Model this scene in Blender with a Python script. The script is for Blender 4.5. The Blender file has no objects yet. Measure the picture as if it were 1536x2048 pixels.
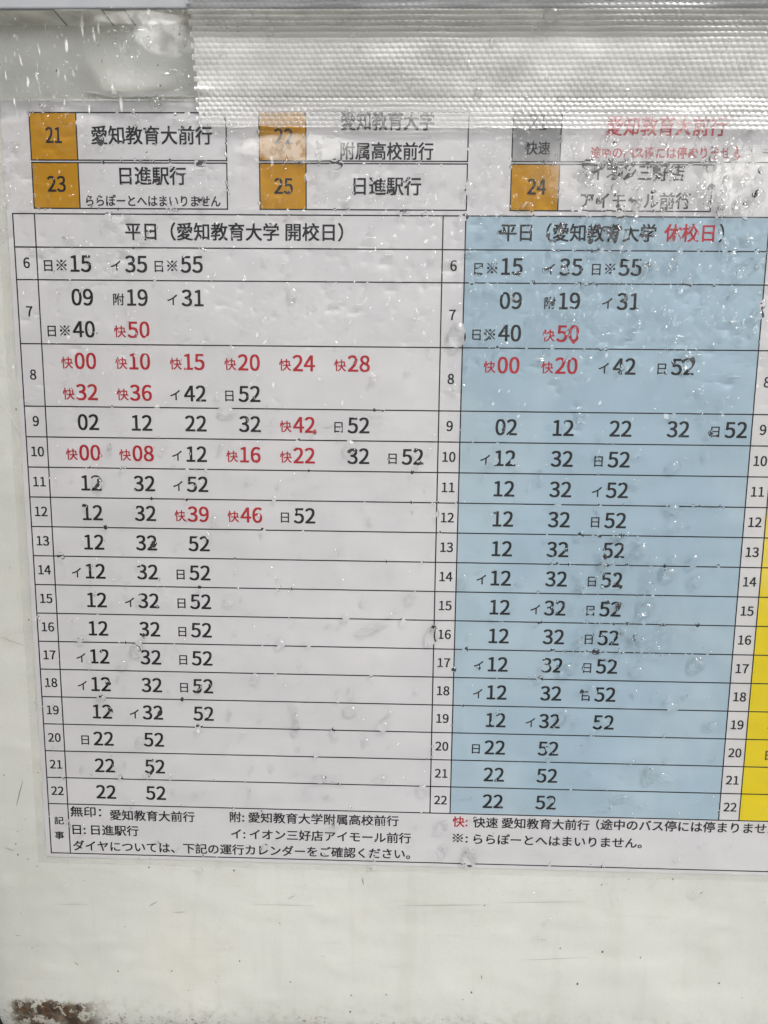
import bpy, bmesh, math, random, os
from mathutils import Vector, Matrix, noise

S = bpy.context.scene
COL = S.collection
R = math.radians

# ------------------------------------------------------------------ camera
MM = 0.001
OX, OZ = -0.143, 1.50            # timetable corner (first ruled line) in the world

def W(x, z, d=0.0):
    """board coordinates in millimetres (d = distance in front of the board) -> world metres"""
    return Vector((OX + x * MM, -d * MM, OZ + z * MM))

CAMP = (150.26155, -287.62724, -70.63714)
CRX, CRY, CRZ = -0.14706, -0.01146, 0.02411
FPX = 1450.0
CR = (Matrix.Rotation(CRZ, 3, 'Z') @ Matrix.Rotation(CRX, 3, 'X') @ Matrix.Rotation(CRY, 3, 'Y'))

def at(px, py, d=0.0):
    """where the sight line through a photo pixel meets the plane d mm in front of the board (mm)"""
    v = CR @ Vector(((px - 768) / FPX, 1.0, -(py - 1024) / FPX))
    t = (-d - CAMP[1]) / v.y
    return CAMP[0] + v.x * t, CAMP[2] + v.z * t

cam_d = bpy.data.cameras.new('camera')
cam = bpy.data.objects.new('camera', cam_d)
COL.objects.link(cam)
cam.location = W(CAMP[0], CAMP[2], -CAMP[1])
cam.rotation_euler = (CR @ Matrix.Rotation(math.pi / 2, 3, 'X')).to_euler()
cam_d.sensor_fit = 'VERTICAL'
cam_d.sensor_height = 36.0
cam_d.lens = 36.0 * FPX / 2048
cam_d.clip_start = 0.005
cam_d.clip_end = 500
S.camera = cam

# ------------------------------------------------------------------ sky, sun, exposure
SUN_EL, SUN_AZ = 52.0, 38.0       # azimuth measured from straight in front of the board towards the right
world = bpy.data.worlds.new('World')
S.world = world
world.use_nodes = True
wn = world.node_tree.nodes
sky = wn.new('ShaderNodeTexSky')
sky.sky_type = 'NISHITA'
sky.sun_disc = False
sky.sun_elevation = R(SUN_EL)
sky.sun_rotation = R(180 - SUN_AZ)
sky.air_density = 1.0
sky.dust_density = 5.0
sky.ozone_density = 1.0
hs = wn.new('ShaderNodeHueSaturation')
hs.inputs['Saturation'].default_value = 0.25
world.node_tree.links.new(sky.outputs[0], hs.inputs['Color'])
world.node_tree.links.new(hs.outputs[0], wn['Background'].inputs['Color'])
wn['Background'].inputs['Strength'].default_value = 0.10
sun_d = bpy.data.lights.new('sun', 'SUN')
sun_d.energy = 1.5
sun_d.angle = R(18)
sun_d.color = (1.0, 0.975, 0.94)
sun = bpy.data.objects.new('sun', sun_d)
COL.objects.link(sun)
sd = Vector((math.sin(R(SUN_AZ)) * math.cos(R(SUN_EL)), -math.cos(R(SUN_AZ)) * math.cos(R(SUN_EL)), math.sin(R(SUN_EL))))
sun.rotation_euler = sd.to_track_quat('Z', 'Y').to_euler()
sun.location = (2, -3, 5)
S.view_settings.view_transform = 'Standard'
S.view_settings.look = 'None'
S.view_settings.exposure = 1.35
S.view_settings.gamma = 1.0
try:
    S.cycles.use_denoising = True
    S.cycles.denoiser = 'OPENIMAGEDENOISE'
except Exception:
    pass
S.cycles.max_bounces = 9
S.cycles.use_adaptive_sampling = True
S.cycles.adaptive_threshold = 0.03
S.cycles.transmission_bounces = 8
S.cycles.transparent_max_bounces = 14
S.cycles.caustics_reflective = True
S.cycles.caustics_refractive = True
S.cycles.blur_glossy = 0.3
S.cycles.sample_clamp_indirect = 20.0

# ------------------------------------------------------------------ helpers
def link(o, parent=None):
    COL.objects.link(o)
    if parent is not None:
        o.parent = parent
        o.matrix_parent_inverse = Matrix.Identity(4)
    return o

def tag(o, label=None, cat=None, group=None, kind=None):
    if label: o['label'] = label
    if cat: o['category'] = cat
    if group: o['group'] = group
    if kind: o['kind'] = kind
    return o

def empty(name, loc):
    e = bpy.data.objects.new(name, None)
    e.location = loc
    return link(e)

def mesh_obj(name, verts, faces, mat, parent=None, smooth=False, org=None):
    """verts in world metres; org = origin of the parent"""
    m = bpy.data.meshes.new(name)
    if org is not None:
        verts = [(v[0] - org[0], v[1] - org[1], v[2] - org[2]) for v in verts]
    m.from_pydata(verts, [], faces)
    m.update()
    if mat: m.materials.append(mat)
    if smooth:
        m.polygons.foreach_set('use_smooth', [True] * len(m.polygons))
    o = bpy.data.objects.new(name, m)
    return link(o, parent)

def box_vf(x0, x1, z0, z1, d0, d1):
    vs = [W(x, z, d) for d in (d0, d1) for z in (z0, z1) for x in (x0, x1)]
    fs = [(0, 1, 3, 2), (5, 4, 6, 7), (1, 0, 4, 5), (2, 3, 7, 6), (0, 2, 6, 4), (3, 1, 5, 7)]
    return [tuple(v) for v in vs], fs

def bevel_mesh(o, w, seg=2):
    bm = bmesh.new(); bm.from_mesh(o.data)
    bmesh.ops.recalc_face_normals(bm, faces=bm.faces)
    bmesh.ops.bevel(bm, geom=bm.edges[:], offset=w, segments=seg, affect='EDGES', profile=0.5)
    bm.to_mesh(o.data); bm.free()

class N:
    """small node helper"""
    def __init__(s, name):
        s.m = bpy.data.materials.new(name); s.m.use_nodes = True
        s.t = s.m.node_tree; s.n = s.t.nodes
        s.bsdf = s.n.get('Principled BSDF'); s.out = s.n.get('Material Output')
        s.co = s.n.new('ShaderNodeNewGeometry').outputs['Position']
    def l(s, a, b): s.t.links.new(a, b)
    def mp(s, scale=(1, 1, 1), rot=(0, 0, 0), loc=(0, 0, 0)):
        k = s.n.new('ShaderNodeMapping'); s.l(s.co, k.inputs[0])
        k.inputs['Scale'].default_value = scale; k.inputs['Rotation'].default_value = rot; k.inputs['Location'].default_value = loc
        return k.outputs[0]
    def noise(s, scale, detail=4, rough=0.55, vec=None, dist=0.0):
        k = s.n.new('ShaderNodeTexNoise'); s.l(vec if vec is not None else s.co, k.inputs['Vector'])
        k.inputs['Scale'].default_value = scale; k.inputs['Detail'].default_value = detail
        k.inputs['Roughness'].default_value = rough; k.inputs['Distortion'].default_value = dist
        return k.outputs['Fac']
    def vor(s, scale, vec=None, feat='F1', rnd=1.0):
        k = s.n.new('ShaderNodeTexVoronoi'); s.l(vec if vec is not None else s.co, k.inputs['Vector'])
        k.feature = feat; k.inputs['Scale'].default_value = scale; k.inputs['Randomness'].default_value = rnd
        return k.outputs['Distance']
    def ramp(s, v, a, b, lo=0.0, hi=1.0):
        k = s.n.new('ShaderNodeMapRange'); s.l(v, k.inputs[0])
        k.interpolation_type = 'SMOOTHSTEP'
        for i, q in enumerate((a, b, lo, hi)): k.inputs[i + 1].default_value = q
        return k.outputs[0]
    def math(s, op, a, b=None, clamp=False):
        k = s.n.new('ShaderNodeMath'); k.operation = op; k.use_clamp = clamp
        for i, q in enumerate((a, b)):
            if q is None: continue
            if isinstance(q, (int, float)): k.inputs[i].default_value = q
            else: s.l(q, k.inputs[i])
        return k.outputs[0]
    def mix(s, f, a, b):
        k = s.n.new('ShaderNodeMix'); k.data_type = 'RGBA'
        for i, q in ((0, f), (6, a), (7, b)):
            if isinstance(q, (int, float)): k.inputs[i].default_value = q
            elif isinstance(q, tuple): k.inputs[i].default_value = (*q, 1)
            else: s.l(q, k.inputs[i])
        return k.outputs[2]
    def sep(s):
        k = s.n.new('ShaderNodeSeparateXYZ'); s.l(s.co, k.inputs[0]); return k.outputs
    def bump(s, h, dist, strength=1.0, nrm=None):
        k = s.n.new('ShaderNodeBump'); s.l(h, k.inputs['Height'])
        k.inputs['Distance'].default_value = dist; k.inputs['Strength'].default_value = strength
        if nrm is not None: s.l(nrm, k.inputs['Normal'])
        return k.outputs[0]
    def blob(s, x, z, rx, rz, soft=0.6):
        """soft elliptical mask on the board, millimetres"""
        p = s.n.new('ShaderNodeVectorMath'); p.operation = 'SUBTRACT'; s.l(s.co, p.inputs[0]); c = W(x, z)
        p.inputs[1].default_value = (c.x, 0, c.z)
        q = s.n.new('ShaderNodeVectorMath'); q.operation = 'MULTIPLY'; s.l(p.outputs[0], q.inputs[0])
        q.inputs[1].default_value = (1000 / rx, 0, 1000 / rz)
        r = s.n.new('ShaderNodeVectorMath'); r.operation = 'LENGTH'; s.l(q.outputs[0], r.inputs[0])
        return s.ramp(r.outputs['Value'], 1.0, 1.0 - soft)

def lin(r, g, b):
    f = lambda c: (c / 255 / 12.92) if c / 255 <= 0.04045 else ((c / 255 + 0.055) / 1.055) ** 2.4
    return (f(r), f(g), f(b))

# ------------------------------------------------------------------ materials
def paint_material():
    k = N('white_board_paint')
    big = k.noise(9, 3); mid = k.noise(60, 5); fine = k.noise(900, 3)
    base = k.mix(k.ramp(big, 0.35, 0.65), (0.60, 0.605, 0.57), (0.66, 0.66, 0.62))
    base = k.mix(k.math('MULTIPLY', k.ramp(mid, 0.5, 0.75), 0.35), base, (0.58, 0.565, 0.49))
    # streaky grime running sideways
    st = k.noise(70, 4, 0.6, k.mp((0.25, 1, 3.0)))
    base = k.mix(k.math('MULTIPLY', k.ramp(st, 0.56, 0.74), 0.2), base, (0.42, 0.41, 0.36))
    dr = k.noise(48, 5, 0.6, k.mp((2.2, 1, 0.22)))
    base = k.mix(k.math('MULTIPLY', k.ramp(dr, 0.52, 0.70), 0.16), base, (0.47, 0.455, 0.38))
    gr = k.noise(1500, 3, 0.7)
    base = k.mix(k.ramp(gr, 0.45, 0.75, 0.0, 0.16), base, (0.36, 0.36, 0.33))
    # scuffs
    sc = k.noise(500, 3, 0.7, k.mp((0.5, 1, 1.2), (0, 0.6, 0)))
    scm = k.noise(38, 2)
    base = k.mix(k.math('MULTIPLY', k.math('MULTIPLY', k.ramp(sc, 0.66, 0.72), k.ramp(scm, 0.52, 0.62)), 0.7), base, (0.30, 0.30, 0.27))
    # dark specks of grit, only some of the cells
    def specks(scale, r, keep, col, b):
        v = k.n.new('ShaderNodeTexVoronoi'); k.l(k.mp((1, 1, 0.8)), v.inputs['Vector']); v.inputs['Scale'].default_value = scale
        c = k.n.new('ShaderNodeSeparateColor'); k.l(v.outputs['Color'], c.inputs[0])
        rad = k.math('MULTIPLY', c.outputs[1], r)
        m = k.math('MULTIPLY', k.math('LESS_THAN', v.outputs['Distance'], rad), k.math('GREATER_THAN', c.outputs[0], keep))
        return k.mix(m, b, col)
    base = specks(120, 0.07, 0.40, (0.10, 0.10, 0.09), base)
    base = specks(260, 0.12, 0.66, (0.24, 0.24, 0.20), base)
    base = specks(45, 0.028, 0.3, (0.04, 0.035, 0.03), base)
    # flaking rust at the lower left corner, speckled rust further along the roll of the edge
    so = k.sep()
    zz = k.math('ADD', so[2], k.math('MULTIPLY', k.math('SUBTRACT', k.noise(110, 6, 0.65), 0.5), 0.016))
    z0 = OZ + (-341) * MM
    low = k.ramp(zz, z0 + 0.0035, z0 + 0.0005)
    xr = k.ramp(k.math('ADD', so[0], k.math('MULTIPLY', k.math('SUBTRACT', k.noise(120, 4), 0.5), 0.02)), OX + 0.022, OX + 0.006)
    xm = k.math('MULTIPLY', xr, k.ramp(so[0], OX - 0.026, OX - 0.020))
    patch = k.math('MULTIPLY', low, xm)
    rn = k.noise(190, 8, 0.68)
    rustm = k.math('MULTIPLY', patch, k.ramp(rn, 0.44, 0.47))
    rustc = k.mix(k.ramp(k.noise(700, 5, 0.7), 0.42, 0.6), (0.03, 0.02, 0.011), (0.13, 0.055, 0.02))
    rustc = k.mix(k.ramp(k.noise(260, 3), 0.52, 0.6), rustc, (0.02, 0.016, 0.012))
    base = k.mix(k.math('MULTIPLY', patch, 0.35), base, (0.36, 0.32, 0.22))
    base = k.mix(rustm, base, rustc)
    low2 = k.ramp(zz, z0 + 0.0005, z0 - 0.006)
    sp = k.math('MULTIPLY', k.ramp(k.noise(520, 5, 0.75), 0.56, 0.60), k.math('MULTIPLY', low2, k.ramp(k.math('ADD', k.noise(40, 2), k.ramp(so[0], OX + 0.09, OX + 0.02, -0.08, 0.12)), 0.38, 0.52)))
    base = k.mix(k.math('MULTIPLY', sp, 0.85), base, (0.09, 0.06, 0.03))
    yel = k.math('MULTIPLY', k.blob(58, -318, 32, 30, 0.95), 0.14)
    base = k.mix(yel, base, (0.60, 0.56, 0.40))
    low3 = k.ramp(zz, z0 + 0.012, z0 - 0.012)
    base = k.mix(k.math('MULTIPLY', low3, k.ramp(k.noise(200, 5, 0.6), 0.45, 0.7, 0, 0.55)), base, (0.34, 0.33, 0.25))
    k.l(base, k.bsdf.inputs['Base Color'])
    k.l(k.ramp(mid, 0.3, 0.7, 0.30, 0.48), k.bsdf.inputs['Roughness'])
    k.bsdf.inputs['Specular IOR Level'].default_value = 0.4
    h = k.math('ADD', k.math('MULTIPLY', k.noise(25, 3), 1.0), k.math('MULTIPLY', rustm, -0.5))
    h = k.math('ADD', h, k.math('MULTIPLY', k.noise(400, 3), 0.10))
    k.l(k.bump(h, 0.0006, 0.5), k.bsdf.inputs['Normal'])
    return k.m

def paper_material(name, col, col2=None):
    k = N(name)
    f = k.noise(14, 3)
    c = k.mix(k.ramp(f, 0.35, 0.65), col, col2 or tuple(v * 0.95 for v in col))
    f2 = k.noise(9, 4, 0.6, k.mp((1.6, 1, 0.7)), 0.4)
    c = k.mix(k.ramp(f2, 0.50, 0.60, 0.0, 0.10), c, (0.80, 0.80, 0.76))     # uneven pale patches painted in for soft reflections on the film
    f3 = k.noise(55, 4, 0.6)
    c = k.mix(k.ramp(f3, 0.5, 0.7, 0.0, 0.06), c, tuple(v * 0.6 for v in col))
    g = k.noise(2500, 2)
    c = k.mix(k.math('MULTIPLY', k.ramp(g, 0.35, 0.75), 0.05), c, tuple(v * 0.7 for v in col))
    k.l(c, k.bsdf.inputs['Base Color'])
    k.bsdf.inputs['Roughness'].default_value = 0.55
    k.bsdf.inputs['Specular IOR Level'].default_value = 0.25
    return k.m

def ink_material(name, col):
    k = N(name)
    c = k.mix(k.ramp(k.noise(1200, 2), 0.4, 0.7), col, tuple(v * 1.25 + 0.004 for v in col))
    k.l(c, k.bsdf.inputs['Base Color'])
    k.bsdf.inputs['Roughness'].default_value = 0.5
    return k.m

def film_material(name, milk, wave, glare_and_dents=False):
    """clear plastic: see-through, a skin reflection, a trace of milkiness and wrinkles"""
    k = N(name); k.n.remove(k.bsdf)
    tr = k.n.new('ShaderNodeBsdfTransparent'); tr.inputs[0].default_value = (0.985, 0.985, 0.98, 1)
    gl = k.n.new('ShaderNodeBsdfGlossy'); gl.inputs['Roughness'].default_value = 0.06
    df = k.n.new('ShaderNodeBsdfDiffuse'); df.inputs[0].default_value = (0.85, 0.85, 0.83, 1)
    nb = k.bump(k.noise(45, 2, 0.6), wave, 0.8)
    if glare_and_dents:
        # small dents and blisters pressed into the film; they glint where they tilt towards the light
        def dents(vec, scale, keep, r, dist, msk, nb):
            v = k.n.new('ShaderNodeTexVoronoi'); k.l(vec, v.inputs['Vector']); v.inputs['Scale'].default_value = scale
            c = k.n.new('ShaderNodeSeparateColor'); k.l(v.outputs['Color'], c.inputs[0])
            dome = k.ramp(v.outputs['Distance'], r, 0.0)
            hh = k.math('MULTIPLY', dome, k.math('GREATER_THAN', c.outputs[0], keep))
            hh = k.math('MULTIPLY', hh, msk)
            return k.bump(hh, dist, 1.0, nb), k.ramp(hh, 0.0, 0.15)
        hi = k.math('MAXIMUM', k.blob(150, 22, 330, 62, 0.4), k.blob(230, -30, 90, 70, 0.4))
        up = k.math('MULTIPLY', k.ramp(k.noise(26, 1), 0.38, 0.55), k.math('ADD', k.math('MULTIPLY', hi, 0.85), 0.12))
        nb, da = dents(k.mp((1.0, 1, 1.7), (0, 0.35, 0)), 330, 0.80, 0.40, 0.0010, up, nb)
        nb, db = dents(k.mp((0.55, 1, 2.2), (0, -0.4, 0)), 210, 0.90, 0.36, 0.0015, up, nb)
    k.l(nb, gl.inputs['Normal'])
    fr = k.n.new('ShaderNodeFresnel'); fr.inputs[0].default_value = 1.19; k.l(nb, fr.inputs['Normal'])
    m1 = k.n.new('ShaderNodeMixShader'); m2 = k.n.new('ShaderNodeMixShader')
    fac = k.math('MULTIPLY', k.ramp(k.noise(40, 2, 0.6), 0.35, 0.75), milk * 2)
    if glare_and_dents:
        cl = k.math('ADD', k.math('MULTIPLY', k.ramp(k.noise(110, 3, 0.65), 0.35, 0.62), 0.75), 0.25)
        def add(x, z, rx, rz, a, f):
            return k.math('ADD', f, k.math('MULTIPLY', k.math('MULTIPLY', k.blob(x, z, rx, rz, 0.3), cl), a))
        for q in GLARE_PATCHES: fac = add(*q, fac)
        # fine chalky scratches
        s1 = k.ramp(k.noise(260, 1, 0.6, k.mp((1.6, 1, 0.28), (0, 0.12, 0))), 0.66, 0.72)
        fac = k.math('ADD', fac, k.math('MULTIPLY', k.math('MULTIPLY', s1, k.blob(20, 46, 42, 22, 0.5)), 0.7))
        s2 = k.ramp(k.noise(420, 1, 0.7, k.mp((1.0, 1, 0.6), (0, 0.5, 0))), 0.69, 0.74)
        fac = k.math('ADD', fac, k.math('MULTIPLY', s2, 0.22))
    k.l(k.math('MINIMUM', fac, 0.9), m1.inputs[0])
    k.l(tr.outputs[0], m1.inputs[1]); k.l(df.outputs[0], m1.inputs[2])
    if glare_and_dents: k.l(k.math('ADD', fr.outputs[0], k.math('MULTIPLY', k.math('MAXIMUM', k.math('MAXIMUM', da, db), k.math('MULTIPLY', k.blob(62, 54, 15, 11, 0.25), 1.6)), 0.06)), m2.inputs[0])
    else: k.l(fr.outputs[0], m2.inputs[0])
    k.l(m1.outputs[0], m2.inputs[1]); k.l(gl.outputs[0], m2.inputs[2])
    k.l(m2.outputs[0], k.out.inputs['Surface'])
    return k.m

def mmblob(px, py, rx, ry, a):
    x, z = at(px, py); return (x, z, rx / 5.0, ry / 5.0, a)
GLARE_PATCHES = [mmblob(1290, 345, 230, 85, 0.15), mmblob(1490, 370, 90, 70, 0.20), mmblob(600, 300, 130, 28, 0.26),
           mmblob(345, 100, 60, 32, 0.30), mmblob(300, 66, 90, 12, 0.25), ]  # milky white patches painted in as sky glare on the film

def water_material():
    k = N('rain_water'); k.n.remove(k.bsdf)
    g = k.n.new('ShaderNodeBsdfGlass'); g.inputs['IOR'].default_value = 1.333
    g.inputs['Roughness'].default_value = 0.0
    k.l(g.outputs[0], k.out.inputs['Surface'])
    return k.m

def tape_material():
    k = N('woven_clear_tape'); k.n.remove(k.bsdf)
    rf = k.n.new('ShaderNodeBsdfRefraction'); rf.inputs['IOR'].default_value = 1.42; rf.inputs['Roughness'].default_value = 0.16
    tr = k.n.new('ShaderNodeBsdfTransparent')
    df = k.n.new('ShaderNodeBsdfDiffuse'); df.inputs[0].default_value = (0.95, 0.95, 0.91, 1)
    tl = k.n.new('ShaderNodeBsdfTranslucent'); tl.inputs[0].default_value = (0.97, 0.97, 0.94, 1)
    gl = k.n.new('ShaderNodeBsdfGlossy'); gl.inputs['Roughness'].default_value = 0.30
    m0 = k.n.new('ShaderNodeMixShader'); m0.inputs[0].default_value = 0.15
    k.l(df.outputs[0], m0.inputs[1]); k.l(tl.outputs[0], m0.inputs[2])
    m1 = k.n.new('ShaderNodeMixShader'); zz_ = k.sep()[2]
    stuck = k.math('MULTIPLY', k.ramp(zz_, OZ + 0.031, OZ + 0.046, 0.15, 0.42), k.ramp(zz_, OZ + 0.0565, OZ + 0.0595, 1.0, 0.32))   # milky on the slope in place of sky sheen, clearer where bonded flat
    k.l(k.math('MULTIPLY', k.ramp(k.noise(22, 4), 0.35, 0.7, 0.6, 1.25), stuck), m1.inputs[0])  # stuck also holds the milky slope in place of sky sheen
    k.l(rf.outputs[0], m1.inputs[1]); k.l(m0.outputs[0], m1.inputs[2])
    m2 = k.n.new('ShaderNodeMixShader')
    fr = k.n.new('ShaderNodeFresnel'); fr.inputs[0].default_value = 1.5
    k.l(k.math('ADD', fr.outputs[0], 0.05), m2.inputs[0]); k.l(m1.outputs[0], m2.inputs[1]); k.l(gl.outputs[0], m2.inputs[2])
    k.l(m2.outputs[0], k.out.inputs['Surface'])
    return k.m

def plain(name, col, rough=0.5, var=0.12, sc=60):
    k = N(name)
    k.l(k.mix(k.ramp(k.noise(sc, 5), 0.35, 0.7), col, tuple(v * (1 - var) for v in col)), k.bsdf.inputs['Base Color'])
    k.bsdf.inputs['Roughness'].default_value = rough
    return k.m

M_paint = paint_material()
M_paper = paper_material('white_paper', (0.59, 0.582, 0.592))
M_blue = paper_material('blue_print', (0.345, 0.455, 0.53))
M_yellow = paper_material('yellow_print', (0.67, 0.53, 0.014))
M_orange = paper_material('orange_print', (0.45, 0.225, 0.010))
M_grey = paper_material('grey_print', (0.30, 0.30, 0.305))
M_black = ink_material('black_ink', (0.003, 0.003, 0.005))
M_red = ink_material('red_ink', (0.34, 0.006, 0.016))
M_margin = film_material('laminate_margin', 0.10, 0.00010)
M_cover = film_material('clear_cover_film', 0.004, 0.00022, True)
M_water = water_material()
M_tape = tape_material()
M_rail = plain('rail_paint', (0.24, 0.25, 0.262), 0.75, 0.12)
M_gasket = plain('grimy_strip', (0.85, 0.84, 0.77), 0.6, 0.35, 90)
M_gap_shade = plain('gap_shade', (0.03, 0.03, 0.028), 0.7)  # near-black colour stands in for shade on the rails and in the gap
M_pave = plain('pavement', (0.22, 0.22, 0.21), 0.8, 0.3, 3)

# ------------------------------------------------------------------ ground
gv, gf = [], []
g = 60.0
mesh_g = mesh_obj('pavement', [(-g, -g, 0), (g, -g, 0), (g, g, 0), (-g, g, 0)], [(0, 1, 2, 3)], M_pave)
tag(mesh_g, kind='structure')

# ------------------------------------------------------------------ notice board
XL, XR_, ZB, ZT = -30.5, 450.0, -361.0, 66.0
org = W(210, ZB - 20, 0)
board = empty('notice_board', org)
tag(board, 'white painted steel notice board behind the timetable, rusted at its lower left corner', 'notice board')

def panel():
    """front skin of the board, rolled back along its left and bottom edges, slightly buckled"""
    def axis(lo, hi, roll, n, nr):
        a = [lo + roll * (1 - math.cos(math.pi / 2 * i / nr)) for i in range(nr)]
        a += [lo + roll + (hi - lo - roll) * i / n for i in range(n + 1)]
        return a
    rl, rb = 1.6, 20.0
    xs = axis(XL, XR_, rl, 70, 8); zs = axis(ZB, ZT + 20, rb, 64, 16)
    def back(t, r, dep):
        if t >= r: return 0.0
        u = (r - t) / r
        return dep * (1 - math.sqrt(max(0.0, 1 - u * u)))
    vs, fs = [], []
    for z in zs:
        for x in xs:
            d = -back(x - XL, rl, 5.0) - back(z - ZB, rb, 11.0)
            d += 0.25 * (noise.noise(Vector((x * 0.018, z * 0.018, 3))) )- 0.25
            vs.append(tuple(W(x, z, d)))
    nx = len(xs)
    for j in range(len(zs) - 1):
        for i in range(nx - 1):
            a = j * nx + i
            fs.append((a, a + 1, a + 1 + nx, a + nx))
    return vs, fs
v, f = panel()
mesh_obj('front_panel', v, f, M_paint, board, True, org)
v, f = box_vf(XL - 30, XR_ + 4, ZB - 40, ZT + 60, -40, -24)
mesh_obj('back_shade_plate', v, f, M_gap_shade, board, False, org)
# top rail, its grimy underside strip carries joints
zr = at(768, 52, 0)[1]
v, f = box_vf(XL - 30, XR_ + 4, zr + 0.35, zr + 55, -4, 11)
o = mesh_obj('top_rail', v, f, M_rail, board, False, org); bevel_mesh(o, 0.0008, 3)
for i, (a, b, d) in enumerate([(-60, 24, 10.2), (24.6, 41.3, 10.6), (41.9, 49.4, 9.9), (50.1, 470, 10.4)]):
    v, f = box_vf(a, b, zr + 0.22, zr + 0.5, -3, d)
    o = mesh_obj('seal_strip', v, f, M_gasket, board, False, org); bevel_mesh(o, 0.00012, 1)
v, f = box_vf(XL - 40, XR_ + 4, ZB - 44, ZB - 9, -24, 18)  # lower rail, made deeper to darken the panel's bottom edge
o = mesh_obj('bottom_shade_rail', v, f, M_gap_shade, board, False, org); bevel_mesh(o, 0.0012, 3)
v, f = box_vf(XL - 40, XL - 7, ZB - 8, zr + 0.3, -24, 180)  # left rail, mostly out of view, made deep to shade the panel's left
o = mesh_obj('side_shade_rail', v, f, M_gap_shade, board, False, org); bevel_mesh(o, 0.0012, 3)

def scratch(p, q, w, mat):
    (x0, z0), (x1, z1) = at(*p), at(*q)
    n = 7; vs = []
    L = math.hypot(x1 - x0, z1 - z0); nx_, nz_ = -(z1 - z0) / L, (x1 - x0) / L
    for i in range(n + 1):
        t = i / n; wv = 0.6 * w * math.sin(math.pi * (0.06 + 0.88 * t)) * 0.5
        j = 0.25 * noise.noise(Vector((t * 5, p[0], p[1])))
        for sg in (-1, 1): vs.append(tuple(W(x0 + (x1 - x0) * t + nx_ * (j + sg * wv), z0 + (z1 - z0) * t + nz_ * (j + sg * wv), 0.16)))
    o = mesh_obj('scratch', vs, [(2 * i, 2 * i + 1, 2 * i + 3, 2 * i + 2) for i in range(n)], mat, board, False, org)
M_scr = plain('scuff_mark', (0.22, 0.21, 0.18), 0.7)
M_scl = plain('pale_scuff', (0.75, 0.75, 0.72), 0.5)
for p, q, w, m in [((0, 1273), (50, 1292), .22, M_scr), ((0, 797), (42, 866), .5, M_scl), ((33, 1612), (46, 1560), .6, M_scr), ((8, 1694), (30, 1702), .3, M_scr),
                   ((107, 1808), (180, 1808), .2, M_scr), ((496, 1808), (632, 1811), .18, M_scr), ((298, 1812), (316, 1802), .4, M_scr), ((345, 1825), (375, 1823), .3, M_scr),
                   ((575, 1798), (592, 1790), .3, M_scr), ((30, 1870), (41, 1871), .4, M_scr), ((150, 1924), (157, 1930), .7, M_scr), ((800, 1811), (980, 1809), .25, M_scr),
                   ((1080, 1880), (1092, 1878), .25, M_scr), ((962, 1950), (964, 1958), .6, M_scr), ((1000, 1805), (1170, 1803), .18, M_scr), ((725, 1755), (727, 1770), .6, M_scr),
                   ((530, 1830), (535, 1842), .5, M_scl), ((1040, 1920), (1180, 1914), .22, M_scr), ((230, 1690), (233, 1712), .3, M_scr)]:
    scratch(p, q, w, m)

# ------------------------------------------------------------------ timetable
LX = {'L0': 0.0, 'L1': 8.42, 'M0': 164.38, 'M1': 172.91, 'R': 286.0, 'S': 294.48, 'E': 407.6}
U = 12.118
ZROW = {'h0': 0.0, 'h1': -12.23, 6: -24.35}
z = ZROW[6]
for hh in range(7, 23):
    z -= U * (2 if hh in (7, 8) else 1); ZROW[hh] = z
ZF = -265.52
tt_org = W(205, -268, 0)
tt = empty('timetable', tt_org)
tag(tt, 'laminated bus timetable sheet with white, blue and yellow columns fixed to the board', 'timetable')

def sheet(name, x0, x1, z0, z1, d, mat, nx=1, nz=1, wav=0.0, skew=0.0, th=0.0):
    vs, fs = [], []
    for j in range(nz + 1):
        for i in range(nx + 1):
            x = x0 + (x1 - x0) * i / nx; zz = z0 + (z1 - z0) * j / nz
            dd = d + wav * noise.noise(Vector((x * 0.03, zz * 0.03, 9)))
            vs.append(tuple(W(x, zz - skew * (x - x0), dd)))
    for j in range(nz):
        for i in range(nx):
            a = j * (nx + 1) + i; fs.append((a, a + 1, a + nx + 2, a + nx + 1))
    return mesh_obj(name, vs, fs, mat, tt, True, tt_org)

v, f = box_vf(-2.2, 417.5, -267.4, 39.8, 0.20, 0.45)
mesh_obj('paper_sheet', v, f, M_paper, tt, False, tt_org)
o = sheet('laminate_margin', -6.2, 423, -270.6, 41.5, 0.12, M_margin, 60, 50, 0.05)
M_sheen = film_material('laminate_sheen', 0.62, 0.0002)  # strip along the fold, its white and gloss added as a sheen streak
za, zb_ = at(300, 184)[1], at(300, 197)[1]
gl_ = next(n for n in M_sheen.node_tree.nodes if n.type == 'BSDF_GLOSSY'); gl_.inputs['Roughness'].default_value = 0.42
for n_ in M_sheen.node_tree.nodes:
    if n_.type == 'FRESNEL':
        for l_ in list(n_.outputs[0].links):
            t_ = l_.to_socket; M_sheen.node_tree.links.remove(l_); t_.default_value = 0.30
vs = [tuple(W(x, z_, d_)) for x, zt_, zl_ in ((30, za, za - 0.5), (40, za, zb_), (60, za, zb_), (120, za, zb_), (283, za, zb_)) for z_, d_ in ((zl_, 1.7), ((zt_ + zl_) / 2, 1.3), (zt_, 0.85))]
mesh_obj('laminate_sheen', vs, [q for i in range(4) for q in ((3 * i, 3 * i + 3, 3 * i + 4, 3 * i + 1), (3 * i + 1, 3 * i + 4, 3 * i + 5, 3 * i + 2))], M_sheen, tt, True, tt_org)
zc2 = at(300, 202)[1]
vs = [tuple(W(x, z_, 0.95)) for x in (-1, 60, 130, 283) for z_ in (zc2 - 0.2, zc2 + 0.2)]
mesh_obj('laminate_sheen', vs, [(2 * i, 2 * i + 2, 2 * i + 3, 2 * i + 1) for i in range(3)], M_sheen, tt, False, tt_org)
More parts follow.
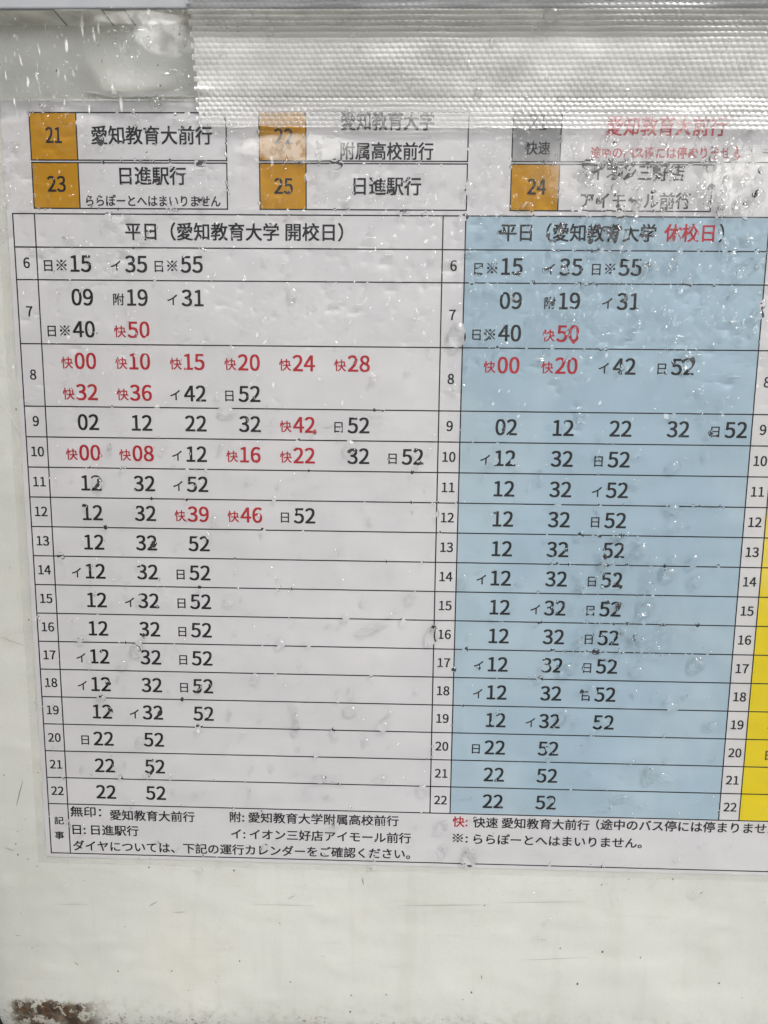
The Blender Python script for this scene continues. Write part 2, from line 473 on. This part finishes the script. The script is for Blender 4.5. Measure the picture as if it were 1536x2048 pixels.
DP = 0.47   # printed areas lie on the paper

def patch(x0, x1, z0, z1, mat, name, d=DP):
    vs = [tuple(W(x, zz, d)) for x, zz in ((x0, z0), (x1, z0), (x1, z1), (x0, z1))]
    return mesh_obj(name, vs, [(0, 1, 2, 3)], mat, tt, False, tt_org)

patch(LX['M1'], LX['R'], ZROW[22], 0, M_blue, 'blue_column')
patch(LX['S'], LX['E'], ZROW[22], 0, M_yellow, 'yellow_column')
BX = [(8.9, 26.2, 82.7), (95.5, 112.6, 173.0), (189.8, 207.2, 263.8)]
BZ = (36.15, 19.35, 18.45, 2.0)
for i, (a, b, c) in enumerate(BX):
    aa = a - 0.4
    patch(aa, b, BZ[1], BZ[0], M_grey if i == 2 else M_orange, 'route_number_cell')
    patch(aa, b, BZ[3], BZ[2], M_orange, 'route_number_cell')

def ruled(name, segs, w=0.48, d=DP + 0.03):
    vs, fs = [], []
    for x0, z0, x1, z1 in segs:
        h = w / 2
        if abs(x1 - x0) > abs(z1 - z0): q = [(x0 - h, z0 - h), (x1 + h, z1 - h), (x1 + h, z1 + h), (x0 - h, z0 + h)]
        else: q = [(x0 - h, z0), (x0 + h, z0), (x1 + h, z1), (x1 - h, z1)]
        n = len(vs); vs += [tuple(W(a, b, d)) for a, b in q]; fs.append((n, n + 1, n + 2, n + 3))
        d += 0.0004
    return mesh_obj(name, vs, fs, M_black, tt, False, tt_org)

rows = ['h0', 'h1'] + list(range(6, 23))
for r in rows: ruled('ruled_line', [(0, ZROW[r], LX['E'], ZROW[r])])
ruled('ruled_line', [(0, ZF, LX['E'], ZF)])
for kx in ('L0', 'L1', 'M0', 'M1', 'R', 'S', 'E'):
    zb = ZF if kx in ('L0', 'L1', 'E') else ZROW[22]
    ruled('ruled_line', [(LX[kx], zb, LX[kx], 0)], d=DP + 0.045)
for i, (a, b, c) in enumerate(BX):
    a -= 0.4
    e = 407.6 if i == 2 else c
    ruled('box_outline', [(a, BZ[0], e, BZ[0]), (a, BZ[1], e, BZ[1]), (a, BZ[1], a, BZ[0]), (b, BZ[1], b, BZ[0]), (e, BZ[1], e, BZ[0])])
    ruled('box_outline', [(a, BZ[2], c, BZ[2]), (a, BZ[3], c, BZ[3]), (a, BZ[3], a, BZ[2]), (b, BZ[3], b, BZ[2]), (c, BZ[3], c, BZ[2])])

# lettering: Blender's own bundled face, turned into flat printed shapes
FONT = None
try:
    fp = os.path.join(bpy.utils.system_resource('DATAFILES', path='fonts'), 'Noto Sans CJK Regular.woff2')
    if os.path.exists(fp): FONT = bpy.data.fonts.load(fp)
except Exception:
    FONT = None
_cache = {}
_unit = [None]
def glyph_mesh(s):
    key = s
    if key in _cache: return _cache[key]
    cu = bpy.data.curves.new('lettering', 'FONT')
    cu.body = s; cu.size = 1.0; cu.resolution_u = 4; cu.fill_mode = 'FRONT'
    if FONT: cu.font = FONT
    ob = bpy.data.objects.new('lettering', cu); COL.objects.link(ob)
    dg = bpy.context.evaluated_depsgraph_get(); dg.update()
    me = ob.evaluated_get(dg).to_mesh()
    vs = [(q.co.x, q.co.y) for q in me.vertices]; fs = [tuple(p.vertices) for p in me.polygons]
    ob.evaluated_get(dg).to_mesh_clear()
    bpy.data.objects.remove(ob); bpy.data.curves.remove(cu)
    if _unit[0] is None and s != '0':
        g0 = glyph_mesh('0'); _unit[0] = 0.757 / (g0[5] - g0[4])
    if s != '0' or _unit[0]:
        q_ = _unit[0] or 1.0; vs = [(a * q_, b * q_) for a, b in vs]
    xs = [q[0] for q in vs]; ys = [q[1] for q in vs]
    r = (vs, fs, min(xs), max(xs), min(ys), max(ys)); _cache[key] = r
    return r

def print_text(s, xl, xr, zc, em, mat=M_black, name='printed_text', zbase=None, bold=0.019, d=DP + 0.06, label=None):
    """ink between xl and xr (mm, xr None = natural width, xl None = centred), middle height zc"""
    vs, fs, x0, x1, y0, y1 = glyph_mesh(s)
    k = em
    if xr is not None and xl is not None: sx = (xr - xl) / (x1 - x0); ox = xl
    elif xl is None: sx = em; ox = xr - (x1 - x0) * em / 2      # centred on xr
    else: sx = em; ox = xl
    out = []; ff = []
    for c, (ux, uz) in enumerate(((-1, -1), (1, 1), (-1, 1), (1, -1))):      # a slightly spread, medium weight ink
        n = len(out)
        for a, b in vs:
            xx = ox + (a - x0) * sx + ux * bold * k
            zz = ((zbase + b * k) if zbase is not None else zc + (b - (y0 + y1) / 2) * k) + uz * bold * k * 0.7
            out.append(tuple(W(xx, zz, d + c * 0.004)))
        ff += [tuple(q + n for q in f) for f in fs]
    o = mesh_obj(name, out, ff, mat, tt, False, tt_org)
    if label: o['label'] = label
    return o

def px_text(s, pl, pr, py, em, mat=M_black, name='printed_text', pyr=None, d=DP + 0.06):
    """from photo measurements: ink from pixel pl to pixel pr, middle at pixel height py"""
    xl, _ = at(pl, py); xr, _ = at(pr, pyr or py); zc = (at(pl, py)[1] + at(pr, pyr or py)[1]) / 2
    return print_text(s, xl, xr, zc, em, mat, name)

# route boxes
for s, a, b, y in [('21', 93, 123.5, 271), ('23', 96.7, 132, 368.7), ('22', 549.5, 585.5, 274), ('25', 549.6, 585.4, 373), ('24', 1054.8, 1091.4, 374)]:
    px_text(s, a, b, y, 7.4, name='route_number')
px_text('21', 1058, 1092, 245, 7.0, name='route_number')
px_text('快速', 1051, 1099.4, 297, 5.0, name='route_name')
px_text('愛知教育大前行', 184, 424.4, 271.3, 7.0, name='destination_text')
px_text('日進駅行', 240.4, 373, 352.5, 7.0, name='destination_text')
px_text('ららぽーとへはまいりません', 173.6, 441.4, 402, 4.4, name='destination_note')
px_text('愛知教育大学', 683, 868, 244, 6.6, name='destination_text')
px_text('附属高校前行', 681.5, 866.5, 303, 6.6, name='destination_text')
px_text('日進駅行', 708, 841.8, 373, 7.0, name='destination_text')
px_text('愛知教育大前行', 1213, 1450, 254, 7.0, M_red, 'destination_text')
px_text('途中のバス停には停まりません', 1181, 1481, 306.5, 4.4, M_red, 'destination_note')
px_text('イオン三好店', 1181, 1368, 346, 6.4, name='destination_text')
px_text('アイモール前行', 1161, 1380, 402, 6.2, name='destination_text')
# column headings
px_text('平日（愛知教育大学', 252, 558, 463.3, 6.9, name='column_heading', pyr=464.5)
px_text('開校日）', 572, 686, 465, 6.9, name='column_heading')
px_text('平日（愛知教育大学', 1001, 1311.6, 466, 6.9, name='column_heading')
px_text('休校日', 1328, 1427.4, 466.5, 6.9, M_red, 'column_heading')
px_text('）', 1437.9, 1446.5, 467, 6.9, name='column_heading')
# notes under the table
EN = 5.15
px_text('記', 110, 128.5, 1639.5, 3.9, name='note_heading'); px_text('事', 111, 129, 1669, 3.9, name='note_heading')
px_text('無印：', 142, 203, 1622, EN, name='note_text')
px_text('愛知教育大前行', 221, 389.5, 1629, EN, name='note_text', pyr=1632)
px_text('日: 日進駅行', 146.5, 277.5, 1658, EN, name='note_text', pyr=1660)
px_text('ダイヤについては、下記の運行カレンダーをご確認ください。', 147.5, 820, 1691, EN, name='note_text', pyr=1705)
px_text('附: 愛知教育大学附属高校前行', 460.5, 797, 1633, EN, name='note_text', pyr=1640)
px_text('イ: イオン三好店アイモール前行', 463, 821.5, 1667, EN, name='note_text', pyr=1674)
px_text('快:', 905.5, 934.5, 1642, EN, M_red, 'note_text')
px_text('快速 愛知教育大前行', 946.5, 1178, 1644, EN, name='note_text', pyr=1648)
px_text('（途中のバス停には停まりません）', 1192, 1567, 1648, EN, name='note_text', pyr=1656)
px_text('※:', 905.5, 935, 1675, EN, name='note_text')
px_text('ららぽーとへはまいりません。', 947, 1283, 1677.5, EN, name='note_text', pyr=1683)

# departures
ED = 8.15
L_ROWS = {6: [['日※15', 'イ35', '日※55']], 7: [['09', '附19', 'イ31'], ['日※40', '快50']],
          8: [['快00', '快10', '快15', '快20', '快24', '快28'], ['快32', '快36', 'イ42', '日52']],
          9: [['02', '12', '22', '32', '快42', '日52']], 10: [['快00', '快08', 'イ12', '快16', '快22', '32', '日52']],
          11: [['12', '32', 'イ52']], 12: [['12', '32', '快39', '快46', '日52']], 13: [['12', '32', '52']],
          14: [['イ12', '32', '日52']], 15: [['12', 'イ32', '日52']], 16: [['12', '32', '日52']],
          17: [['イ12', '32', '日52']], 18: [['イ12', '32', '日52']], 19: [['12', 'イ32', '52']],
          20: [['日22', '52']], 21: [['22', '52']], 22: [['22', '52']]}
B_ROWS = dict(L_ROWS)
B_ROWS[8] = [['快00', '快20', 'イ42', '日52'], []]
B_ROWS[9] = [['02', '12', '22', '32', '日52']]; B_ROWS[10] = [['イ12', '32', '日52']]
B_ROWS[12] = [['12', '32', '日52']]
Y_ROWS = {19: [['イ32']], 20: [['日22']]}      # only the marks the photo shows at its right edge
def rowspan(h):
    top = ZROW[h - 1] if h > 6 else ZROW['h1']
    return top, ZROW[h]
def prefix(s, xc, zb, mat):
    em = 5.3 if s == '※' else 4.85
    print_text(s, None, xc, 0, em, mat, 'departure_mark', zbase=zb, bold=0.014)
def departures(RW, x0, pitch):
    for h, subs in RW.items():
        t, b = rowspan(h)
        for i, sub in enumerate(subs):
            zc = (t + b) / 2 if len(subs) == 1 else t + (b - t) * (0.265 + 0.5 * i)
            for c, e in enumerate(sub):
                num = e[-2:]; pre = e[:-2]; red = '快' in pre
                mat = M_red if red else M_black
                xc = x0 + pitch * c
                print_text(num, None, xc, zc, ED, mat, 'departure_time', label='red express departure time' if red else None)
                zb = zc - 2.55
                if pre.endswith('※'): prefix('※', xc - 7.5, zb, mat); prefix('日', xc - 12.7, zb, mat)
                elif pre: prefix(pre, xc - (7.9 if pre in 'イ日' else 7.3), zb, mat)
departures(L_ROWS, 25.4, 21.5)
departures(B_ROWS, LX['M1'] + 18.0, 22.25)
departures(Y_ROWS, LX['S'] + 18.0, 22.25)
for a, b in (('L0', 'L1'), ('M0', 'M1'), ('R', 'S')):
    for h in range(6, 23):
        t, bb = rowspan(h)
        print_text(str(h), None, (LX[a] + LX[b]) / 2 + 0.1, (t + bb) / 2 + (0.2 if h < 20 else 0), 5.15, M_black, 'hour_number')

# ------------------------------------------------------------------ cover film
ZS = at(700, 204)[1]              # below this height the film lies flat on the sheet
ZRB = zr + 1.2
def cover_d(x, z):
    d0 = 2.5
    if z <= ZS: d = d0
    else:
        t = min(1.0, (z - ZS) / (ZRB + 2 - ZS))
        d = d0 + (11.35 - d0) * t * (1 - 0.0 * t)
    w = 0.10 * noise.noise(Vector((x * 0.045, z * 0.045, 1)))
    amp = 0.05
    if ZS - 4 < z < ZRB: amp = 0.45
    w += amp * noise.noise(Vector((x * 0.05, z * 0.13, 5)))
    # the crease left where the sheet edge pushes the film out
    zc_ = at(300, 190)[1]
    cx = (1 if x > 32 else max(0.0, (x - 8) / 24)) * (1 if x < 74 else max(0.0, 1 - (x - 74) / 6))
    w += 1.0 * cx * math.exp(-((z - zc_) / 1.2) ** 2)
    w += 0.25 * cx * math.exp(-((z - zc_ + 2.7) / 0.5) ** 2)
    # a bulge where the film is pushed out left of the tape
    w += 3.6 * math.exp(-((x - 50) / 12.0) ** 4 * 0.5 - ((z - 54) / 9.0) ** 2)
    # drip-shaped dents and puckers
    w += 0.08 * max(0.0, noise.noise(Vector((x * 0.16, z * 0.11, 7)))) 
    return d + w
def grid(name, x0, x1, z0, z1, dx, dz, dfun, mat, parent=None, org=None, edge=None):
    nx = int((x1 - x0) / dx); nz = int((z1 - z0) / dz)
    vs, fs = [], []
    for j in range(nz + 1):
        zz = z0 + (z1 - z0) * j / nz
        for i in range(nx + 1):
            xx = x0 + (x1 - x0) * i / nx
            vs.append(tuple(W(xx, zz, dfun(xx, zz))))
    for j in range(nz):
        for i in range(nx):
            a = j * (nx + 1) + i
            if edge and not edge(x0 + (x1 - x0) * (i + .5) / nx, z0 + (z1 - z0) * (j + .5) / nz): continue
            fs.append((a, a + 1, a + nx + 2, a + nx + 1))
    return mesh_obj(name, vs, fs, mat, parent, True, org)
cf_org = W(205, -262, 2)
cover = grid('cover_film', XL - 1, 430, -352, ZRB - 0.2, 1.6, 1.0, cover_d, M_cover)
M_cover2 = film_material('clear_cover_film_lower', 0.004, 0.00022)
cover.data.materials.append(M_cover2)
for p_ in cover.data.polygons:
    if p_.center[2] < OZ - 0.078: p_.material_index = 1
tag(cover, 'clear wrinkled plastic film stretched over the whole notice board, wet with rain', 'plastic film')

# ------------------------------------------------------------------ woven tape
def weave(x, z):
    px_, pz_ = 2.35, 1.62
    r = z / pz_; ri = math.floor(r)
    cxx = x / px_ + (0.5 if ri % 2 else 0.0)
    u = (cxx - math.floor(cxx)) * 2 - 1; v = (r - ri) * 2 - 1
    a = max(0.0, 1 - abs(u) ** 3.2) * max(0.0, 1 - abs(v) ** 3.0)
    return a
def tape_d(x, z):
    rip = max(0.15, 0.5 + 0.45 * noise.noise(Vector((x * .05, z * .10, 8))))
    return cover_d(x, z) + rip + (0.27 if z > ZS + 1 else 0.42) * weave(x + 0.35 * math.sin(z * 0.3), z) * (0.85 + 0.75 * noise.noise(Vector((x * .022, z * .05, 2))))
TX0, TZ0 = at(396, 150)[0], at(700, 260)[1]
def tape_edge(x, z):
    k = int(math.floor(z / 1.62)) % 2
    return x > TX0 + (0.9 if k else 0.0) + 0.3 * noise.noise(Vector((0, z * .6, 0))) and z > TZ0 - 0.004 * (x - 75) + 0.7 * noise.noise(Vector((x * .12, 0, 0))) + 0.35 * noise.noise(Vector((x * .9, 0, 4)))
# uneven weave: tension ripples
tape = grid('woven_tape', TX0 - 0.5, 330, TZ0 - 2.5, ZRB + 16, 0.36, 0.27, tape_d, M_tape, edge=tape_edge)
tag(tape, 'wide clear tape with a woven grain stuck across the top of the timetable', 'tape')

# ------------------------------------------------------------------ rain
random.seed(11)
def drop_mesh(seed, nseg, rings, rough, sag):
    rnd = random.Random(seed)
    am = [rnd.uniform(-1, 1) * rough / (k ** 0.7) for k in range(2, 7)]
    ph = [rnd.uniform(0, 6.28) for _ in range(5)]
    def rad(t): return 1 + sum(a * math.cos((k + 2) * t + p) for k, (a, p) in enumerate(zip(am, ph)))
    vs = [(0.0, -1.0, -0.12 * sag)]; fs = []
    for q in rings:
        for i in range(nseg):
            t = 2 * math.pi * i / nseg; r = rad(t) * q
            x = r * math.cos(t); zz = r * math.sin(t)
            if sag: x *= 1 - 0.28 * sag * zz
            h = max(0.0, 1 - q * q) ** 0.62
            h *= 1 - 0.35 * sag * zz
            vs.append((x, -h, zz - 0.0))
    nr = len(rings)
    for i in range(nseg): fs.append((0, 1 + i, 1 + (i + 1) % nseg))
    for j in range(nr - 1):
        for i in range(nseg):
            a = 1 + j * nseg + i; b = 1 + j * nseg + (i + 1) % nseg
            fs.append((a, a + nseg, b + nseg, b))
    n = len(vs); last = 1 + (nr - 1) * nseg
    vs += [vs[last + i] for i in range(nseg)]
    vs.append((0, 0.0, 0)); c = len(vs) - 1
    for i in range(nseg): fs.append((n + i, c, n + (i + 1) % nseg))
    return vs, fs
RINGS = (0.22, 0.42, 0.6, 0.75, 0.86, 0.94, 0.985, 1.0)
VAR = []
for i in range(16):
    vs, fs = drop_mesh(100 + i, 30, RINGS, (0.04, 0.10, 0.17, 0.24)[i % 4], (0.0, 0.4, 0.8, 0.3)[(i // 4) % 4])
    m = bpy.data.meshes.new('raindrop'); m.from_pydata(vs, [], fs); m.update(); m.materials.append(M_water)
    m.polygons.foreach_set('use_smooth', [True] * len(m.polygons))
    VAR.append(m)

def surf(x, z):
    on_tape = tape_edge(x, z) and x > TX0
    return (tape_d(x, z) if on_tape else cover_d(x, z)) + 0.03

def raindrop(px, py, w, h, label, group=None, var=None, rot=0.0, flat=0.6):
    x, z = at(px, py, 2.5)
    if z > ZS:
        x, z = at(px, py, cover_d(x, z)); x, z = at(px, py, cover_d(x, z))
    k = 1 / 5.03 if py < 1200 else 1 / 4.75
    rx, rz = w * k / 2, h * k / 2
    o = bpy.data.objects.new('raindrop', VAR[var if var is not None else random.randrange(16)])
    o.location = W(x, z, surf(x, z))
    slope = (cover_d(x, z + 0.5) - cover_d(x, z - 0.5)) if z > ZS else 0
    o.scale = (rx * MM, flat * min(rx, rz) * MM, rz * MM)
    o.rotation_euler = (math.atan(slope) , rot, 0)
    link(o); tag(o, label, 'raindrop', group)
    return o

BIG = [(915, 668, 34, 50, 9, 0.1, 'large clear raindrop over the line left of the blue 日※40 entry'),
       (940, 1714, 26, 42, 9, 0.0, 'hanging raindrop on the bottom ruled line below the ららぽーと note'),
       (1240, 474, 30, 52, 10, -0.35, 'long clear raindrop between the words of the blue column heading'),
       (1376, 722, 24, 36, 6, -0.3, 'tall raindrop right of the 52 in the blue column, hour 8'),
       (1302, 1552, 22, 36, 9, 0.1, 'white rimmed raindrop in the blue column, hour 21'),
       (1334, 1554, 34, 15, 1, 0.45, 'sideways curved raindrop beside the white rimmed one, hour 21'),
       (1243, 1597, 36, 14, 1, -0.1, 'flat wide raindrop in the blue column, hour 22'),
       (641, 1559, 27, 18, 0, -0.1, 'oval raindrop on the lower line of hour 21 in the white column'),
       (767, 1452, 26, 23, 4, 0.0, 'round raindrop on the lower line of hour 19 in the white column'),
       (702, 1421, 27, 22, 0, 0.0, 'round raindrop in the white column, hour 19, left of a similar one'),
       (884, 1654, 25, 28, 11, 0.2, 'bright raindrop left of the red 快 note mark'),
       (888, 1702, 17, 32, 4, 0.1, 'tall raindrop below the bright one beside the notes'),
       (703, 1384, 12, 26, 8, 0.0, 'slender raindrop in the white column, hour 18'),
       (591, 1455, 15, 32, 4, 0.0, 'slender raindrop crossing the line under hour 19'),
       (1135, 1340, 28, 28, 5, 0.0, 'round raindrop right of the 32 in the blue column, hour 17'),
       (1129, 1431, 24, 26, 4, 0.0, 'round raindrop in the blue column above the second 52, hour 19'),
       (1340, 1148, 30, 26, 1, 0.0, 'wide raindrop in the middle of the blue column, hour 14'),
       (1388, 1122, 22, 28, 5, 0.0, 'raindrop touching the line under hour 13 in the blue column'),
       (1394, 1162, 24, 24, 6, -0.4, 'tilted raindrop right of the wide one, hour 14'),
       (1284, 1098, 25, 20, 4, -0.2, 'raindrop in the blue column, hour 13'),
       (1298, 1171, 23, 21, 4, 0.3, 'raindrop left of the wide one, hour 14'),
       (1294, 1218, 30, 28, 5, 0.0, 'faint round raindrop in the blue column, hour 15'),
       (1395, 1328, 28, 30, 10, -0.5, 'ragged raindrop in the blue column, hour 17, right side'),
       (1277, 1342, 26, 18, 1, 0.0, 'wide raindrop in the blue column, hour 17, right of the 52'),
       (1348, 1018, 24, 18, 5, 0.0, 'raindrop under the line of hour 11 in the blue column'),
       (1346, 1048, 25, 16, 4, -0.2, 'slanted raindrop in the blue column just below the top line of hour 12'),
       (1350, 932, 24, 22, 6, -0.3, 'bright rimmed raindrop in the blue column, hour 10'),
       (1344, 1413, 28, 18, 5, 0.2, 'raindrop sitting on the line under hour 18, right part of blue column'),
       (1168, 430, 14, 34, 9, 0.1, 'drop running down onto the top line of the blue column'),
       (1216, 436, 16, 50, 9, 0.15, 'long runnel at the top line of the blue column'),
       (1180, 328, 30, 22, 10, -0.3, 'dark edged raindrop at the corner above イオン三好店'),
       (672, 328, 26, 20, 10, -0.4, 'dark edged raindrop on the double line of the middle route box'),
       (400, 327, 24, 12, 1, 0.3, 'flat raindrop on the double line of the left route box'),
       (927, 435, 20, 14, 1, -0.2, 'raindrop on the top line just left of the blue column'),
       (938, 376, 18, 26, 5, 0.0, 'raindrop on the right edge of the middle route box'),
       (865, 1270, 26, 40, 7, 0.1, 'ragged raindrop left of hour 16 between the columns'),
       (452, 822, 30, 18, 3, 0.0, 'flat raindrop on the line above hour 9 in the white column'),
       (456, 1205, 20, 12, 2, 0.4, 'tilted raindrop in the white column, hour 15'),
       (745, 1256, 62, 16, 3, -0.42, 'long slanting smear of water in the white column, hour 16'),
       (692, 1232, 17, 17, 4, 0.0, 'heart shaped raindrop in the white column, hour 15'),
       (510, 1355, 19, 18, 4, 0.0, 'round raindrop under the line of hour 16 in the white column'),
       (245, 1329, 22, 18, 1, 0.0, 'raindrop under the 12 of hour 17 in the white column'),
       (277, 1292, 18, 22, 5, 0.0, 'raindrop left of the 32 of hour 17'),
       (280, 1483, 20, 20, 4, 0.0, 'raindrop left of the second number of hour 20, white column'),
       (928, 1160, 20, 26, 9, 0.0, 'raindrop at the left edge of the blue column, hour 14'),
       (252, 97, 14, 24, 8, 0.1, 'tall raindrop on the clear film left of the tape'),
       (275, 123, 12, 17, 4, 0.0, 'grey raindrop lower right of the tall one, left of the tape'),
       (313, 203, 17, 20, 4, 0.0, 'large dark raindrop at the upper edge of the paper'),
       (955, 188, 15, 20, 4, 0.0, 'bright raindrop on the woven tape above the middle route box'),
       (1102, 32, 30, 22, 1, 0.0, 'wide raindrop on the tape over the top rail')]
for (a, b, w, h, var, rot, lab) in BIG:
    raindrop(a, b, w, h, lab, None, var, rot, 0.62)

ZONES = [  # x0, y0, x1, y1, count, size lo, hi, phrase
    (1140, 270, 1400, 425, 28, 6, 17, 'small raindrop around the イオン三好店 and アイモール lettering'),
    (1400, 300, 1536, 432, 14, 9, 24, 'fat raindrop on the white paper right of the イオン三好店 box'),
    (1028, 330, 1118, 420, 7, 5, 11, 'small raindrop on the orange 24 cell'),
    (522, 262, 612, 325, 8, 6, 14, 'small raindrop on the orange 22 cell'),
    (522, 330, 1020, 425, 12, 5, 13, 'small raindrop on or beside the 25 日進駅行 box'),
    (20, 210, 480, 425, 16, 5, 13, 'small raindrop on or beside the left route box'),
    (180, 60, 390, 225, 6, 6, 12, 'small raindrop on the clear film left of the tape'),
    (430, 60, 1536, 250, 7, 6, 13, 'small raindrop on the woven tape'),
    (935, 440, 1520, 700, 24, 6, 18, 'raindrop on the upper rows of the blue column'),
    (1160, 1070, 1330, 1330, 21, 6, 15, 'raindrop clustered round the 52s of hours 13 to 16, blue column'),
    (920, 700, 1430, 1620, 28, 6, 18, 'raindrop on the lower rows of the blue column'),
    (100, 430, 870, 820, 16, 6, 15, 'raindrop on the upper rows of the white column'),
    (110, 820, 870, 1600, 41, 6, 21, 'raindrop on the lower rows of the white column'),
    (110, 1615, 1536, 1740, 9, 7, 18, 'raindrop on the notes under the timetable'),
    (860, 1760, 1500, 1900, 3, 9, 20, 'faint raindrop on the bare board under the timetable'),
]
def entry_list(RW, x0, pitch, colname):
    out = []
    for h, subs in RW.items():
        t, b = rowspan(h)
        for i, sub in enumerate(subs):
            zc = (t + b) / 2 if len(subs) == 1 else t + (b - t) * (0.265 + 0.5 * i)
            for c, e in enumerate(sub): out.append((x0 + pitch * c, zc, e[-2:], h, colname))
    return out
ENTRIES = entry_list(L_ROWS, 25.4, 21.5, 'white column') + entry_list(B_ROWS, LX['M1'] + 18.0, 22.25, 'blue column')
def size_word(s):
    return 'tiny' if s < 8 else 'small' if s < 12 else 'medium' if s < 17 else 'fat'
def where(px, py, s, e):
    """a spoken place for a drop in the hour rows: nearest printed time, else how far along the blank row"""
    x, z = at(px, py, 2.5)
    shape = 'upright' if e > 1.25 else 'round' if e < 1.02 else 'oval'
    if z > 0 or z < ZROW[22]: return None
    best = min(ENTRIES, key=lambda q: (q[0] - x) ** 2 + (q[1] - z) ** 2)
    dx, dz = x - best[0], z - best[1]
    if math.hypot(dx, dz) < 11:
        side = ('right of' if dx > 0 else 'left of') if abs(dx) > max(4.2, abs(dz)) else ('over' if abs(dz) < 3 else 'just above' if dz > 0 else 'just below')
        return '%s %s raindrop %s the %s of hour %d in the %s' % (size_word(s), shape, side, best[2], best[3], best[4])
    h = next((h for h in range(6, 23) if z > ZROW[h]), 22)
    if z > ZROW['h1']: rowt = 'heading row'
    else: rowt = 'hour %d' % h
    c0, c1, cn = (LX['L1'], LX['M0'], 'white column') if x < LX['M0'] else (LX['M0'], LX['M1'], 'narrow hour column') if x < LX['M1'] else (LX['M1'], LX['R'], 'blue column')
    if x < LX['L1']: return '%s %s raindrop in the left hour column at %s' % (size_word(s), shape, rowt)
    t = (x - c0) / (c1 - c0)
    part = ['far left', 'left third', 'middle', 'right third', 'far right'][min(4, int(t * 5))]
    return '%s %s raindrop in the %s of %s, %s' % (size_word(s), shape, part, rowt, cn)
def spot(z):
    return random.uniform(z[0], z[2]), random.uniform(z[1], z[3])
SEEN = set()
for zn in ZONES:
    made = tries = 0
    while made < zn[4] and tries < 900:
        tries += 1
        px_, py_ = spot(zn)
        s = zn[5] + (zn[6] - zn[5]) * 1.15 * random.random() ** 1.6
        e = random.uniform(0.8, 1.5)
        lab = where(px_, py_, s, e)
        if not lab:
            u, v = (px_ - zn[0]) / (zn[2] - zn[0]), (py_ - zn[1]) / (zn[3] - zn[1])
            lab = '%s %s %s, %s %s' % (size_word(s) if 'small' not in zn[7] and 'fat' not in zn[7] else 'clear', 'upright' if e > 1.2 else 'round', zn[7],
                                    ('upper', 'middle', 'lower')[min(2, int(v * 3))], ('far left', 'left', 'centre', 'right', 'far right')[min(4, int(u * 5))])
        if lab in SEEN: continue
        SEEN.add(lab); made += 1
        raindrop(px_, py_, s, s * e, lab, 'raindrops scattered over the plastic film', None, random.uniform(-0.5, 0.5), random.uniform(0.45, 0.75))

# mist of droplets too small to count: one mesh
def mist(name, spots, label):
    lib = [drop_mesh(5 + q, 9, (0.5, 0.85, 1.0), 0.08, 0.2) for q in range(3)] + [drop_mesh(40 + q, 16, (0.35, 0.62, 0.82, 0.95, 1.0), 0.10 + 0.05 * q, 0.3) for q in range(5)]
    V, F = [], []
    for (x, z, r, e, a) in spots:
        BV, BF = random.choice(lib[:3] if r < 0.42 else lib[3:])
        n = len(V); ca, sa = math.cos(a), math.sin(a); d = surf(x, z)
        for (u, h, w) in BV:
            uu = u * r; ww = w * r * e
            V.append(tuple(W(x + uu * ca - ww * sa, z + uu * sa + ww * ca, d - h * r * 0.62)))
        F += [tuple(q + n for q in f) for f in BF]
    o = mesh_obj(name, V, F, M_water, None, True)
    tag(o, label, 'droplets', kind='stuff')
    return o
sp = []
MZ = [(20, 60, 480, 425, 330), (480, 262, 1020, 430, 260), (1020, 262, 1536, 430, 330), (930, 430, 1536, 700, 480), (100, 430, 900, 700, 200),
      (60, 700, 900, 1620, 520), (905, 700, 1450, 1070, 180), (1120, 1070, 1340, 1330, 260), (905, 1070, 1450, 1630, 220), (100, 1610, 1536, 1745, 110), (430, 60, 1536, 260, 120),
      (0, 1740, 1536, 1900, 30)]
for x0, y0, x1, y1, n in MZ:
    k_ = 0
    while k_ < n:
        # small clumps
        cx_, cy_ = random.uniform(x0, x1), random.uniform(y0, y1)
        for _ in range(random.choice((1, 1, 2, 3, 5, 7))):
            px_, py_ = cx_ + random.gauss(0, 9), cy_ + random.gauss(0, 9)
            x, z = at(px_, py_, 2.5)
            if z > ZRB - 1: continue
            sp.append((x, z, random.uniform(0.16, 0.48) * (1.0 if random.random() < .75 else 1.4), random.uniform(0.7, 2.2), random.uniform(-0.6, 0.6))); k_ += 1
MED = [(1150, 270, 1536, 430, 130, 1.5), (560, 265, 700, 425, 26, .8), (1028, 270, 1120, 420, 26, .7), (60, 220, 460, 420, 60, .7),
       (935, 435, 1530, 700, 160, 1.25), (1150, 1060, 1350, 1320, 90, 1.2), (905, 700, 1450, 1620, 120, 1.1), (110, 440, 870, 820, 60, .7),
       (110, 820, 870, 1600, 130, 1.1), (110, 1610, 1536, 1740, 40, .8), (200, 60, 390, 225, 20, .7), (100, 1740, 1536, 1800, 8, .8)]
for x0, y0, x1, y1, n, m_ in MED:
    for _ in range(n):
        x, z = at(random.uniform(x0, x1), random.uniform(y0, y1), 2.5)
        sp.append((x, z, random.uniform(0.42, 1.05 * m_), random.uniform(0.7, 1.8), random.uniform(-0.7, 0.7)))
mist('fine_droplets', sp, 'fine mist of droplets scattered over the plastic film')
